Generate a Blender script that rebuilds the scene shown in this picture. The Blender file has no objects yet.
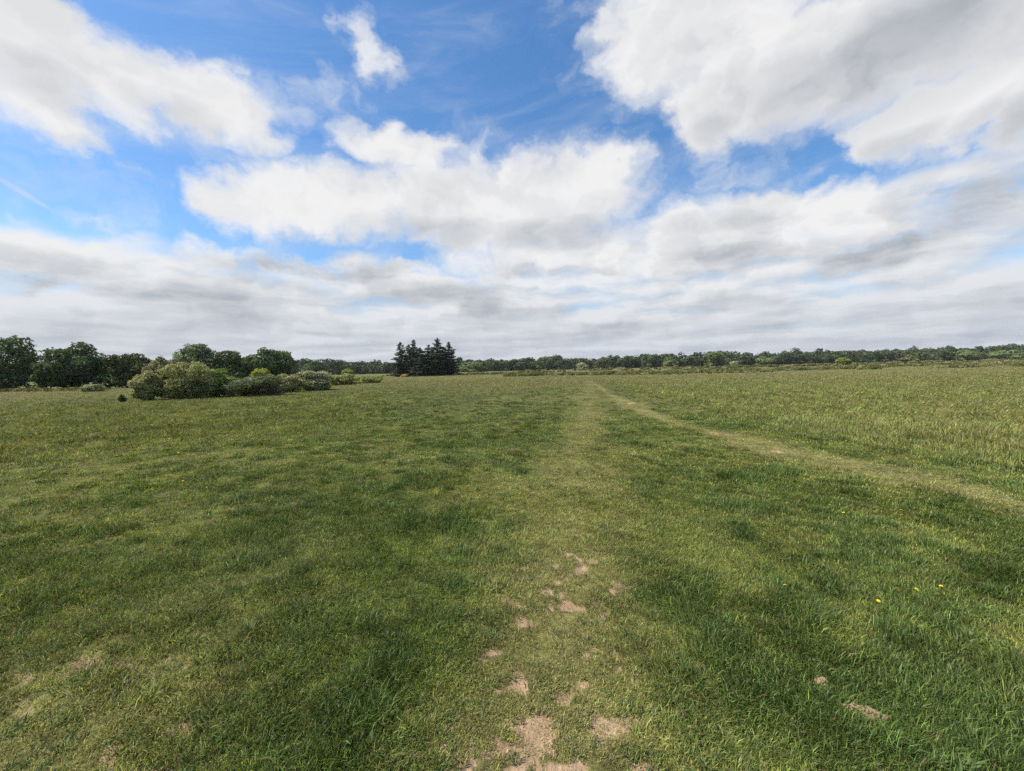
import bpy, math, random
import numpy as np
from mathutils import Vector, Matrix

scene = bpy.context.scene
R = math.radians

# ------------------------------------------------------------------ camera
W_PX, H_PX, F_PX = 1024, 771, 400.0
CAM_Z = 1.6
PITCH, ROLL = R(-2.36), R(1.3)
fwd = Vector((0, math.cos(PITCH), math.sin(PITCH)))
up0 = Vector((0, -math.sin(PITCH), math.cos(PITCH)))
rt0 = Vector((1, 0, 0))
right = rt0 * math.cos(ROLL) - up0 * math.sin(ROLL)
up = up0 * math.cos(ROLL) + rt0 * math.sin(ROLL)
cam_data = bpy.data.cameras.new('camera')
cam = bpy.data.objects.new('camera', cam_data)
scene.collection.objects.link(cam)
m = Matrix((right, up, -fwd)).transposed().to_4x4()
m.translation = (0, 0, CAM_Z)
cam.matrix_world = m
cam_data.sensor_fit = 'HORIZONTAL'
cam_data.sensor_width = 36.0
cam_data.lens = 36.0 * F_PX / W_PX
cam_data.clip_start = 0.05
cam_data.clip_end = 20000
scene.camera = cam

def ray(px, py):
    """direction in the world of a viewing direction given in photo pixels"""
    return (fwd + right * ((px - W_PX / 2) / F_PX) - up * ((py - H_PX / 2) / F_PX)).normalized()

def ground_at(px, py):
    d = ray(px, py)
    t = CAM_Z / max(-d.z, 1e-4)
    return d.x * t, d.y * t

def horizon(px):
    """photo row of the horizon in a column"""
    a, b = 250.0, 500.0
    for _ in range(40):
        c = (a + b) / 2
        if ray(px, c).z > 0: a = c
        else: b = c
    return a

# ------------------------------------------------------------------ light
SUN_EL, SUN_AZ = R(53), R(-98)          # azimuth from +Y, negative = to the left
sun_dir = Vector((math.sin(SUN_AZ) * math.cos(SUN_EL), math.cos(SUN_AZ) * math.cos(SUN_EL), math.sin(SUN_EL)))
sl = bpy.data.lights.new('sun', 'SUN')
sl.energy = 5.0
sl.angle = R(0.55)
sl.color = (1.0, 0.95, 0.87)
sun = bpy.data.objects.new('sun', sl)
scene.collection.objects.link(sun)
sun.location = (0, 0, 60)
sun.rotation_euler = (-sun_dir).to_track_quat('-Z', 'Y').to_euler()

scene.view_settings.view_transform = 'Standard'
scene.view_settings.look = 'None'
scene.view_settings.exposure = 0.415
scene.view_settings.gamma = 1.0
scene.view_settings.use_curve_mapping = False
cy = scene.cycles
cy.max_bounces = 5
cy.diffuse_bounces = 3
cy.glossy_bounces = 2
cy.transmission_bounces = 3
cy.transparent_max_bounces = 4
cy.use_denoising = False
cy.use_adaptive_sampling = True
cy.adaptive_threshold = 0.02
cy.caustics_reflective = False
cy.caustics_refractive = False

# ------------------------------------------------------------------ node helper
class N:
    """a value in a node tree; arithmetic on it makes Math nodes"""
    tree = None
    def __init__(s, sock): s.s = sock
    @staticmethod
    def plug(node, i, v):
        if isinstance(v, N): N.tree.links.new(v.s, node.inputs[i])
        elif v is not None: node.inputs[i].default_value = v
    @staticmethod
    def math(op, a, b=None, c=None, clamp=False):
        n = N.tree.nodes.new('ShaderNodeMath'); n.operation = op; n.use_clamp = clamp
        for i, v in enumerate((a, b, c)): N.plug(n, i, v)
        return N(n.outputs[0])
    @staticmethod
    def vmath(op, a, b=None, c=None, out=0):
        n = N.tree.nodes.new('ShaderNodeVectorMath'); n.operation = op
        for i, v in enumerate((a, b, c)): N.plug(n, i, v)
        return N(n.outputs[out])
    def __add__(a, b): return N.math('ADD', a, b)
    __radd__ = __add__
    def __sub__(a, b): return N.math('SUBTRACT', a, b)
    def __rsub__(a, b): return N.math('SUBTRACT', b, a)
    def __mul__(a, b): return N.math('MULTIPLY', a, b)
    __rmul__ = __mul__
    def __truediv__(a, b): return N.math('DIVIDE', a, b)
    def madd(a, b, c): return N.math('MULTIPLY_ADD', a, b, c)
    def clamp(a): return N.math('ADD', a, 0.0, clamp=True)
    def max(a, b): return N.math('MAXIMUM', a, b)
    def min(a, b): return N.math('MINIMUM', a, b)
    def step(a, lo, hi, smooth=True, t0=0.0, t1=1.0):
        n = N.tree.nodes.new('ShaderNodeMapRange')
        n.interpolation_type = 'SMOOTHSTEP' if smooth else 'LINEAR'
        for i, v in enumerate((a, lo, hi, t0, t1)): N.plug(n, i, v)
        return N(n.outputs[0])
def noise(vec, scale, detail=4.0, rough=0.5, dist=0.0, color=False, lac=2.0):
    n = N.tree.nodes.new('ShaderNodeTexNoise'); n.noise_dimensions = '3D'
    N.tree.links.new(vec.s, n.inputs['Vector'])
    n.inputs['Scale'].default_value = scale; n.inputs['Detail'].default_value = detail
    n.inputs['Roughness'].default_value = rough; n.inputs['Distortion'].default_value = dist
    n.inputs['Lacunarity'].default_value = lac
    return N(n.outputs['Color' if color else 'Fac'])
def combine(x, y, z):
    n = N.tree.nodes.new('ShaderNodeCombineXYZ')
    for i, v in enumerate((x, y, z)): N.plug(n, i, v)
    return N(n.outputs[0])
def separate(v):
    n = N.tree.nodes.new('ShaderNodeSeparateXYZ'); N.plug(n, 0, v)
    return [N(o) for o in n.outputs]
def mix(f, a, b):
    n = N.tree.nodes.new('ShaderNodeMix'); n.data_type = 'RGBA'
    N.plug(n, 0, f); N.plug(n, 6, a); N.plug(n, 7, b)
    return N(n.outputs[2])
def col(r, g, b): return (r, g, b, 1.0)

# ------------------------------------------------------------------ sky
world = bpy.data.worlds.new('World')
scene.world = world
world.use_nodes = True
wt = world.node_tree
wt.nodes.clear()
N.tree = wt
world.cycles.sampling_method = 'MANUAL'
world.cycles.sample_map_resolution = 256

out = wt.nodes.new('ShaderNodeOutputWorld')
bg = wt.nodes.new('ShaderNodeBackground')
wt.links.new(bg.outputs[0], out.inputs[0])
SKY_STRENGTH = 0.075
bg.inputs[1].default_value = SKY_STRENGTH
sky = wt.nodes.new('ShaderNodeTexSky')
sky.sky_type = 'NISHITA'
sky.sun_disc = False
sky.sun_elevation = SUN_EL
sky.sun_rotation = SUN_AZ
sky.altitude = 50
sky.air_density = 1.0
sky.dust_density = 0.6
sky.ozone_density = 1.5

tc = wt.nodes.new('ShaderNodeTexCoord')
D = N(tc.outputs['Generated'])
dx, dy, dz = separate(D)
hyp = N.math('SQRT', dx * dx + dy * dy)
AZ = N.math('ARCTAN2', dx, dy)
EL = dz / hyp.max(0.08)                      # tangent of the elevation
P = combine(AZ, EL, 0.0)

def azel(px, py):
    d = ray(px, py)
    return math.atan2(d.x, d.y), d.z / math.hypot(d.x, d.y)

# puffs of the larger clouds: (x, y, half width, half height, tilt deg, weight), at the
# bearings where they hang in the photograph's sky
PUFFS = [
    # upper left cloud
    (40, 50, 95, 62, 8, 1.0), (60, 22, 90, 34, 8, .95), (-10, 40, 60, 60, 0, .9), (120, 85, 100, 52, 12, 1.05), (215, 105, 92, 44, 14, 1.0), (55, 108, 75, 36, 10, .9),
    (20, 95, 50, 45, 0, .8), (285, 112, 40, 24, 25, .45), (325, 92, 42, 26, -20, .22), (215, 152, 66, 18, 4, .14),
    
    # small ragged cloud
    (374, 48, 17, 34, -24, .55), (392, 76, 18, 14, 0, .42), 
    
    # middle cloud
    (392, 148, 76, 28, 3, 1.0), (300, 210, 78, 31, 0, 1.0), (240, 206, 60, 30, 14, .9), (350, 204, 105, 40, 0, 1.0),
    (452, 205, 120, 48, 4, 1.05), (545, 198, 105, 56, 0, 1.1), (592, 180, 66, 46, 18, 1.0), 
    (520, 235, 110, 32, 0, .9), (470, 158, 45, 30, 10, .55), 
    # upper right cloud
    (690, 30, 112, 70, 0, 1.15), (612, 35, 45, 48, 0, .75), (700, 108, 46, 58, -12, .95), (780, 70, 130, 68, 0, 1.2),
    (880, 50, 150, 80, 0, 1.2), (1010, 20, 140, 80, 0, 1.1), (950, 112, 105, 50, -12, 1.15), (1040, 95, 90, 62, -12, 1.1),
    (890, 138, 48, 26, 0, .8), (790, -60, 260, 70, 0, 1.1), 
    # shelf below it on the right
    (745, 222, 150, 34, 3, 1.0), (850, 212, 90, 28, -4, .85), (690, 240, 110, 40, 0, .9), (620, 250, 90, 36, 0, .8), (985, 205, 70, 36, -10, .7),
    (900, 245, 150, 30, -3, .9), (800, 170, 75, 12, -24, .20), (740, 178, 40, 16, -30, .30), (985, 178, 90, 10, -14, .22),
    # lumps along the top of the low bank
    (520, 262, 95, 24, 0, .85), (605, 262, 80, 26, 0, .9), (215, 254, 70, 17, 0, .72), (305, 270, 80, 16, 0, .78), (95, 262, 90, 14, 0, .66), (392, 274, 80, 13, 0, .72), (20, 262, 60, 14, 0, .6),
    # wisps low on the left
    (88, 219, 42, 8, 8, .34), (70, 205, 120, 44, 8, .16), 
    # overhead and behind, out of the picture
    (60, -190, 300, 70, 0, .9), 
]
# where a cloud is thick enough for its underside to go grey: same layout, weight = how grey
GREYS = [
    (60, 95, 70, 28, 10, .45), (190, 120, 60, 20, 10, .3), (855, 75, 180, 80, -8, .50), (760, 95, 90, 55, 0, .35),
    (950, 10, 100, 50, 0, .6), (985, 138, 110, 36, -14, .5), (905, 148, 50, 22, 0, .4), (420, 235, 90, 18, 0, .42),
    (560, 235, 80, 18, 0, .55), (770, 252, 130, 14, 2, .42), (900, 252, 150, 22, -4, .48),
    (985, 210, 80, 30, -14, .62), (395, 293, 130, 16, 0, .45), (180, 290, 90, 12, 0, .5), 
    (700, 225, 70, 12, 4, .4), 
]
def ellipses(vec, lst):
    acc = None
    for (px, py, rx, ry, ang, w) in lst:
        a, v = azel(px, py)
        ja = abs(azel(px + 4, py)[0] - azel(px - 4, py)[0]) / 8
        jv = abs(azel(px, py - 4)[1] - azel(px, py + 4)[1]) / 8
        n = wt.nodes.new('ShaderNodeMapping'); n.vector_type = 'TEXTURE'
        wt.links.new(vec.s, n.inputs[0])
        n.inputs['Location'].default_value = (a, v, 0)
        n.inputs['Rotation'].default_value = (0, 0, -R(ang))
        n.inputs['Scale'].default_value = (rx * ja, ry * jv, 1)
        q = N(n.outputs[0])
        l = N.vmath('DOT_PRODUCT', q, q, out=1)
        e = l.madd(-w * .85, w)             # falls through zero just outside the ellipse
        if acc is None: acc = e
        else:
            acc = N.math('SMOOTH_MAX', acc, e, 0.12)
    return acc

w1 = noise(P, 3.2, 3.0, .55, color=True)
w2 = noise(P, 13.0, 5.0, .6, color=True)
warp = N.vmath('ADD', N.vmath('MULTIPLY', N.vmath('SUBTRACT', w1, (.5, .5, .5)), (.17, .12, 0)),
               N.vmath('MULTIPLY', N.vmath('SUBTRACT', w2, (.5, .5, .5)), (.14, .10, 0)))
PW = N.vmath('ADD', P, warp)
body = ellipses(PW, PUFFS).max(-0.6)

# billows: noise for the ragged outline, a softer one for the relief
edge = noise(PW, 8.0, 8.0, .56)
rel0 = noise(PW, 5.0, 3.5, .5)
rel1 = noise(N.vmath('ADD', PW, (-.030, .050, 0)), 5.0, 3.5, .5)
fin0 = noise(PW, 13.0, 4.0, .5); fin1 = noise(N.vmath('ADD', PW, (-.014, .022, 0)), 13.0, 4.0, .5)
relief = (rel0 - rel1) + (fin0 - fin1) * .28                        # brighter towards the sun

# low belt of stratocumulus seen edge on: bands that flatten towards the horizon
BG = N.vmath('ADD', combine(AZ, N.math('LOGARITHM', EL.max(0.0) + .055, math.e) * .85, 4.0), N.vmath('MULTIPLY', N.vmath('SUBTRACT', w2, (.5, .5, .5)), (.09, .11, 0)))
belt_n = noise(BG, 4.4, 7.0, .54, dist=.15)
belt_edge = noise(combine(AZ, EL * 1.5, 7.0), 3.0, 4.0, .5)
belt_h = belt_edge.madd(.20, .175) + AZ.step(-.05, .6) * .10           # height of the belt's ragged upper edge
belt = (EL - belt_h).step(.06, -.08)
belt_d = belt.madd(1.25, belt_n * 1.9) - 1.62 + EL.step(.2, .02) * .3

dens = N.math('SMOOTH_MAX', body + (edge - .5) * 1.5, belt_d * 1.2, .10)
halo = dens.step(-.5, .4) * edge.step(.40, .72) * .55
trail = ellipses(P, [(20, 191, 46, 3.4, 33, 1.0)]).step(.0, .9) * .40
alpha = dens.step(-.08, .84).max(halo).max(trail)
# thin cirrus
cv = combine(AZ * .55 + EL * .9, EL * 2.6 - AZ * .7, 3.0)
cir = noise(cv, 3.2, 6.0, .6, dist=.4)
cirrus = cir.step(.42, .80, t0=.04, t1=.32)

# brightness
PG = N.vmath('ADD', P, N.vmath('MULTIPLY', N.vmath('SUBTRACT', w1, (.5, .5, .5)), (.16, .10, 0)))
grey = ellipses(PG, GREYS).max(0.0)
thick = dens.step(.25, 1.1)
belt_s = belt_n
belt_l = noise(N.vmath('ADD', BG, (-.03, .075, 0)), 4.4, 7.0, .54, dist=.15)
low = EL.step(.26, .0)
beltmask = EL.step(.40, .22)
light = (relief * .48 + .985) - grey * .42 * thick.madd(.7, .3) - thick * .03
light = light + ((belt_s - belt_l) * 1.0 - belt_s.step(.48, .74) * .17 - low * .07 - .015) * beltmask
light = light.max(.5).min(1.06)
CB = 8.8                                     # radiance of a fully lit cloud over the background strength
cloud = mix((1.0 - light).madd(2.0, 0.0).clamp(), col(CB * 1.0, CB * 1.0, CB * 1.005), col(CB * .29, CB * .335, CB * .40))
base = N(sky.outputs[0])
hs = wt.nodes.new('ShaderNodeHueSaturation'); hs.inputs['Saturation'].default_value = 1.32; hs.inputs['Value'].default_value = 1.85
wt.links.new(base.s, hs.inputs['Color'])
base = N(hs.outputs[0])
c = mix(cirrus, base, col(CB * .78, CB * .84, CB * .95))
c = mix(alpha, c, cloud)
c = mix(low * .54, c, col(CB * .56, CB * .63, CB * .74))
N.tree.links.new(c.s, bg.inputs[0])

# ------------------------------------------------------------------ numpy noise and ground fields
def _hash(ix, iy, seed):
    h = (ix.astype(np.int64) * 374761393 + iy.astype(np.int64) * 668265263 + seed * 1442695041) & 0xFFFFFFFF
    h = ((h ^ (h >> 13)) * 1274126177) & 0xFFFFFFFF
    h = h ^ (h >> 16)
    return (h & 0xFFFFFF) / float(0xFFFFFF)
def vnoise(x, y, seed=0):
    x = np.asarray(x, float); y = np.asarray(y, float)
    x0 = np.floor(x); y0 = np.floor(y)
    fx = x - x0; fy = y - y0
    fx = fx * fx * (3 - 2 * fx); fy = fy * fy * (3 - 2 * fy)
    a = _hash(x0, y0, seed); b = _hash(x0 + 1, y0, seed); c = _hash(x0, y0 + 1, seed); d = _hash(x0 + 1, y0 + 1, seed)
    return (a * (1 - fx) + b * fx) * (1 - fy) + (c * (1 - fx) + d * fx) * fy
def fbm(x, y, seed=0, octs=4, gain=.5):
    t = 0; w = 1; s = 0
    for o in range(octs):
        t = t + w * vnoise(x * 2 ** o + 17.3 * o, y * 2 ** o - 9.1 * o, seed + o * 7); s += w; w *= gain
    return t / s
def sstep(x, lo, hi):
    t = np.clip((x - lo) / (hi - lo), 0, 1)
    return t * t * (3 - 2 * t)

def tussock(x, y, cell, share, seed):
    """1 on scattered clumps of ranker grass, one at most per cell"""
    wx = x + (fbm(x / (cell * .4), y / (cell * .4), seed + 1, 3, .6) - .5) * cell * .55
    wy = y + (fbm(x / (cell * .4) + 40, y / (cell * .4), seed + 2, 3, .6) - .5) * cell * .55
    i0 = np.floor(wx / cell); j0 = np.floor(wy / cell); best = np.zeros_like(x)
    for di in (-1, 0, 1):
        for dj in (-1, 0, 1):
            i, j = i0 + di, j0 + dj
            cx = (i + .15 + .7 * _hash(i, j, seed)) * cell; cy = (j + .15 + .7 * _hash(i, j, seed + 11)) * cell
            rad = cell * (.18 + .42 * _hash(i, j, seed + 23)); on = _hash(i, j, seed + 31) < share
            best = np.maximum(best, on * (1 - sstep(np.hypot(wx - cx, wy - cy) / rad, .45, 1.0)))
    return best

def blob(x, y, cx, cy, rx, ry, amp_noise=.5, sc=1.0, seed=3):
    """1 inside a ragged patch of ground, 0 outside"""
    q = np.sqrt(((x - cx) / rx) ** 2 + ((y - cy) / ry) ** 2)
    q = q + (fbm(x / (rx * sc), y / (rx * sc), seed, 4) - .5) * 2 * amp_noise
    q = q + (fbm(x / (rx * sc * .22), y / (rx * sc * .22), seed + 50, 3, .65) - .5) * 1.1
    return 1 - sstep(q, .30, 1.15)

# bare sandy patches, darker lush patches: where they lie on the ground
def patch(px, py, wpx, hpx):
    """centre and half sizes in metres of a ground patch seen wpx by hpx in the photo"""
    cx, cy = ground_at(px, py)
    x0, _ = ground_at(px - wpx / 2, py); x1, _ = ground_at(px + wpx / 2, py)
    _, y0 = ground_at(px, py + hpx / 2); _, y1 = ground_at(px, py - hpx / 2)
    return cx, cy, abs(x1 - x0) / 2, abs(y1 - y0) / 2
BARE = [patch(*a) for a in [(863, 712, 44, 9), (822, 683, 18, 8), (572, 560, 40, 15), (567, 579, 24, 9), (551, 622, 18, 12), (605, 622, 22, 9), (556, 645, 22, 9), (632, 652, 32, 11),
        (512, 652, 20, 16), (528, 744, 26, 20), (556, 733, 20, 13), (541, 764, 30, 14), (577, 761, 18, 14), (510, 766, 18, 12), (601, 748, 16, 9), (580, 716, 22, 11), (535, 716, 16, 8), (604, 700, 26, 14),
        (425, 708, 28, 12), (305, 742, 30, 24), (238, 696, 22, 9), (83, 664, 22, 10), (180, 728, 24, 12), (120, 745, 40, 20),
        (150, 765, 50, 24), (640, 760, 26, 14), (764, 717, 26, 10), (693, 658, 14, 7), (865, 652, 24, 9),
        (780, 449, 18, 3.5), (628, 403, 14, 2), 
        (445, 741, 14, 10), (350, 700, 20, 8), (600, 770, 40, 14)]]
LUSH = [patch(*a) for a in [(212, 600, 90, 38), (405, 655, 110, 80), (375, 705, 90, 50), (860, 665, 190, 90), (895, 700, 120, 46), (740, 632, 110, 34), (625, 490, 90, 22), (725, 478, 130, 26),
        (300, 432, 34, 8), (320, 505, 100, 22), (420, 480, 120, 26), (640, 640, 60, 26), (945, 560, 120, 30), (120, 690, 60, 26), (700, 590, 60, 22), (500, 560, 70, 30), (830, 408, 16, 5), (890, 397, 18, 4),
        (290, 660, 60, 24), (700, 400, 60, 6), (1000, 455, 70, 14), (690, 415, 50, 8), (760, 470, 120, 10), (850, 480, 120, 8), (560, 700, 40, 20), (60, 560, 60, 18)]]
# the trodden line that curves away on the right, and the faint one straight ahead
TRAIL_R = [ground_at(*p) for p in [(1120, 545), (1024, 505), (960, 488), (890, 471), (830, 459), (780, 449), (730, 437), (690, 426), (655, 415), (628, 404), (608, 394), (597, 386), (590, 381)]]
TRAIL_C = [ground_at(*p) for p in [(540, 790), (548, 740), (552, 690), (556, 640), (566, 575), (572, 520), (577, 480), (582, 450), (584, 425), (587, 405), (590, 392), (590, 381)]]
def seg_dist(x, y, pts):
    best = np.full(np.shape(x), 1e9)
    for (ax, ay), (bx, by) in zip(pts[:-1], pts[1:]):
        ux, uy = bx - ax, by - ay
        t = np.clip(((x - ax) * ux + (y - ay) * uy) / (ux * ux + uy * uy), 0, 1)
        best = np.minimum(best, np.hypot(x - ax - t * ux, y - ay - t * uy))
    return best
_tr = np.array(TRAIL_R)
def tx_(y): return np.interp(y, _tr[:, 1], _tr[:, 0])

def fields(x, y):
    """bare soil, trodden, lush, tall and dry grass at ground points"""
    r = np.hypot(x, y)
    n1 = fbm(x / .9, y / .9, 11, 5, .6); n2 = fbm(x / 3.5, y / 3.5, 23, 4); n3 = fbm(x / .28, y / .28, 31, 3)
    n4 = fbm(x / 14, y / 14, 41, 4)
    dR = seg_dist(x, y, TRAIL_R); dC = seg_dist(x, y, TRAIL_C)
    wob = (n2 - .5)
    trailR = (1 - sstep(dR + wob * .7 + (n1 - .5) * .6, .02, .55)) * (.40 + .30 * sstep(n1, .40, .58) + .28 * sstep(n3, .42, .58))
    trailC = (1 - sstep(dC + wob * .9 + (n1 - .5) * 1.2, .0, 1.1)) * .50 * sstep(n1, .22, .55)
    n5 = fbm(x / .11, y / .11, 37, 3, .6)
    bare = np.zeros_like(x)
    for i, (cx, cy, rx, ry) in enumerate(BARE):
        sel = (abs(x - cx) < rx * 2.2) & (abs(y - cy) < ry * 2.2)
        if sel.any():
            bare[sel] = np.maximum(bare[sel], blob(x[sel], y[sel], cx, cy, rx * 1.3, ry * 1.3, .75, .6, 60 + i))
    worn_l = sstep(-x, .6, 3.2) * (1 - sstep(r, 2.2, 4.6))          # worn corner at the lower left
    worn_c = (1 - sstep(dC + wob * .4, .08, .72)) * (1 - sstep(r, 2.6, 4.6))
    zone = np.maximum(np.maximum(trailR * .62, trailC * .55 * (1 - sstep(r, 4, 9) * .7)), worn_l * .85)
    bare = np.maximum(bare, zone * sstep(n1 * .5 + n3 * .5, .53, .63) * .85)
    bare = np.maximum(bare, np.maximum(worn_c, worn_l * .8) * sstep(n1 * .10 + n3 * .30 + n5 * .60, .545, .60))
    bare = bare * (.10 + .90 * sstep(n3 * .35 + n5 * .65, .485, .575))
    lush = np.zeros_like(x)
    for i, (cx, cy, rx, ry) in enumerate(LUSH):
        sel = (abs(x - cx) < rx * 2.4) & (abs(y - cy) < ry * 2.4)
        if sel.any():
            lush[sel] = np.maximum(lush[sel], blob(x[sel], y[sel], cx, cy, rx * 1.1, ry * 1.1, .7, .7, 160 + i))
    lush = lush * (.30 + .70 * sstep(fbm(x / .26, y / .26, 59, 4, .6), .40, .56))
    lush = np.maximum(lush, np.maximum(.8 * sstep(n1 * .55 + n2 * .45, .52, .68) * .6, sstep(fbm(x / .42, y / .42, 47, 4, .6), .52, .66) * .75))
    lush = np.maximum(lush, sstep(fbm(x / .30, y / .30, 53, 4, .62), .50, .60) * .8 * sstep(n2, .30, .6))
    tus = np.maximum(tussock(x, y, .34, .30, 301), tussock(x, y, .95, .38, 331) * sstep(n3, .30, .55))
    tus = tus * (1 - .8 * np.maximum(np.maximum(trailR, trailC * 1.3), np.maximum(worn_c, worn_l * .7)))
    lush = np.maximum(lush, tus)
    damp = sstep(x - .35 + wob, .0, .9) * sstep(tx_(y) - x + wob, -.3, .8) * (1 - sstep(r, 4.5, 9.5))       # ranker turf between the two lines
    lush = np.maximum(lush, damp * (.42 + .48 * sstep(n3 * .5 + n1 * .5, .42, .58)))
    lush = .9 * lush * (1 - bare) * (1 - .75 * np.maximum(np.maximum(trailR, trailC), worn_c * .8))
    # long grass right of the curved trail, and beyond the worn turf on the left
    tx = tx_(y)
    tall_r = sstep(x - tx + wob * 2.0, .8, 3.2) * sstep(y, 2.0, 6.5)
    tall_l = sstep(-x - y * .17 + wob * 4, 1.0, 5.0) * sstep(r + wob * 5, 9, 17) * .62
    far = sstep(y + (n4 - .5) * 18, 26, 46) * .9
    tall = np.maximum(np.maximum(tall_r, tall_l), far)
    tall = tall * (1 - trailR) * (1 - trailC * .8)
    dry = np.clip(sstep(n2 * .5 + n4 * .5, .50, .72) * .6 + trailR * .85 + trailC * .75 + worn_l * .65 + worn_c * .6 + far * .35, 0, 1)
    return dict(r=r, bare=bare, trod=np.maximum(np.maximum(trailR, trailC), np.maximum(worn_c, worn_l) * .6), lush=lush, tall=tall, dry=dry, n1=n1, n2=n2, n3=n3, n4=n4, tus=tus, n6=fbm(x / .22, y / .22, 83, 4, .6), far=far, tall_r=tall_r)

def gz(x, y):
    x = np.asarray(x, float); y = np.asarray(y, float); r = np.hypot(x, y)
    z = (fbm(x / .35, y / .35, 71, 3) - .5) * .035 * (1 - sstep(r, 15, 40))
    z = z + (fbm(x / 2.2, y / 2.2, 77, 3) - .5) * .10 * (1 - sstep(r, 60, 150))
    z = z + (fbm(x / 22, y / 22, 79, 2) - .5) * .28 * sstep(r, 4, 30) * (1 - sstep(r, 200, 500))
    return z
def gz1(x, y): return float(gz(np.array([x]), np.array([y]))[0])

# ------------------------------------------------------------------ mesh helpers
def link(name, mesh, mat=None, parent=None):
    o = bpy.data.objects.new(name, mesh)
    scene.collection.objects.link(o)
    if mat and mesh and not mesh.materials: mesh.materials.append(mat)
    if parent: o.parent = parent
    return o
def mesh_np(name, v, f, colr=None, smooth=False):
    """mesh from numpy vertices and equal-sized faces, with an optional colour per vertex"""
    me = bpy.data.meshes.new(name)
    nv, nf, k = len(v), len(f), f.shape[1]
    me.vertices.add(nv); me.vertices.foreach_set('co', np.ascontiguousarray(v, np.float32).ravel())
    me.loops.add(nf * k); me.loops.foreach_set('vertex_index', np.ascontiguousarray(f, np.int32).ravel())
    me.polygons.add(nf)
    me.polygons.foreach_set('loop_start', np.arange(0, nf * k, k, dtype=np.int32))
    me.polygons.foreach_set('loop_total', np.full(nf, k, np.int32))
    if smooth: me.polygons.foreach_set('use_smooth', np.ones(nf, bool))
    if colr is not None:
        at = me.color_attributes.new('tint', 'FLOAT_COLOR', 'POINT')
        c4 = np.ones((nv, 4), np.float32); c4[:, :3] = colr
        at.data.foreach_set('color', c4.ravel())
    me.update(calc_edges=True)
    return me
def tag(o, label=None, cat=None, group=None, kind=None):
    if label: o['label'] = label
    if cat: o['category'] = cat
    if group: o['group'] = group
    if kind: o['kind'] = kind
    return o
def empty(name, loc, rz=0.0):
    o = bpy.data.objects.new(name, None)
    scene.collection.objects.link(o)
    o.location = loc; o.rotation_euler = (0, 0, rz); o.empty_display_size = .2
    return o

# ------------------------------------------------------------------ materials
def material(name):
    mt = bpy.data.materials.new(name); mt.use_nodes = True
    t = mt.node_tree; t.nodes.clear(); N.tree = t
    o = t.nodes.new('ShaderNodeOutputMaterial')
    return mt, t, o
def attr(t, name):
    n = t.nodes.new('ShaderNodeAttribute'); n.attribute_name = name
    return n
def leaf_material(name, transl=.3, gloss=.04, rough=.5, var=.0, vscale=1.0):
    mt, t, o = material(name)
    c = N(attr(t, 'tint').outputs['Color'])
    if var:
        g = t.nodes.new('ShaderNodeNewGeometry')
        f = noise(N(g.outputs['Position']), vscale, 3.0, .5).step(.3, .7, t0=1 - var, t1=1 + var)
        c = N.vmath('SCALE', c); N.plug(c.s.node, 3, f)
    d = t.nodes.new('ShaderNodeBsdfDiffuse'); tr = t.nodes.new('ShaderNodeBsdfTranslucent'); gl = t.nodes.new('ShaderNodeBsdfGlossy')
    gl.inputs['Roughness'].default_value = rough; gl.inputs['Color'].default_value = (.8, .85, .9, 1)
    t.links.new(c.s, d.inputs[0])
    ty = N.vmath('MULTIPLY', c, (1.25, 1.2, .7)); t.links.new(ty.s, tr.inputs[0])
    m1 = t.nodes.new('ShaderNodeMixShader'); m1.inputs[0].default_value = transl
    t.links.new(d.outputs[0], m1.inputs[1]); t.links.new(tr.outputs[0], m1.inputs[2])
    m2 = t.nodes.new('ShaderNodeMixShader'); m2.inputs[0].default_value = gloss
    t.links.new(m1.outputs[0], m2.inputs[1]); t.links.new(gl.outputs[0], m2.inputs[2])
    t.links.new(m2.outputs[0], o.inputs[0])
    return mt
M_GRASS = leaf_material('grass_blades', .27, .012, .45)
M_LEAF = leaf_material('leaves', .30, .010, .5, .22, .9)
M_NEEDLE = leaf_material('needles', .08, .02, .6)
M_PETAL = leaf_material('petals', .25, .0)
def bark_material():
    mt, t, o = material('bark')
    g = t.nodes.new('ShaderNodeNewGeometry')
    f = noise(N.vmath('MULTIPLY', N(g.outputs['Position']), (6, 6, 1.2)), 3.0, 4.0, .6)
    c = mix(f.step(.3, .7), col(.035, .028, .02), col(.12, .10, .075))
    b = t.nodes.new('ShaderNodeBsdfPrincipled'); b.inputs['Roughness'].default_value = .9
    t.links.new(c.s, b.inputs['Base Color']); t.links.new(b.outputs[0], o.inputs[0])
    return mt
M_BARK = bark_material()
def soil_mix(pos):
    n_a = noise(pos, 7.0, 7.0, .65); n_b = noise(pos, 42.0, 4.0, .65)
    c = mix(n_a.step(.35, .68), col(.27, .18, .105), col(.44, .31, .19))
    c = mix(n_b.step(.5, .75) * .6, c, col(.17, .115, .065))
    return c, n_b
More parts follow.
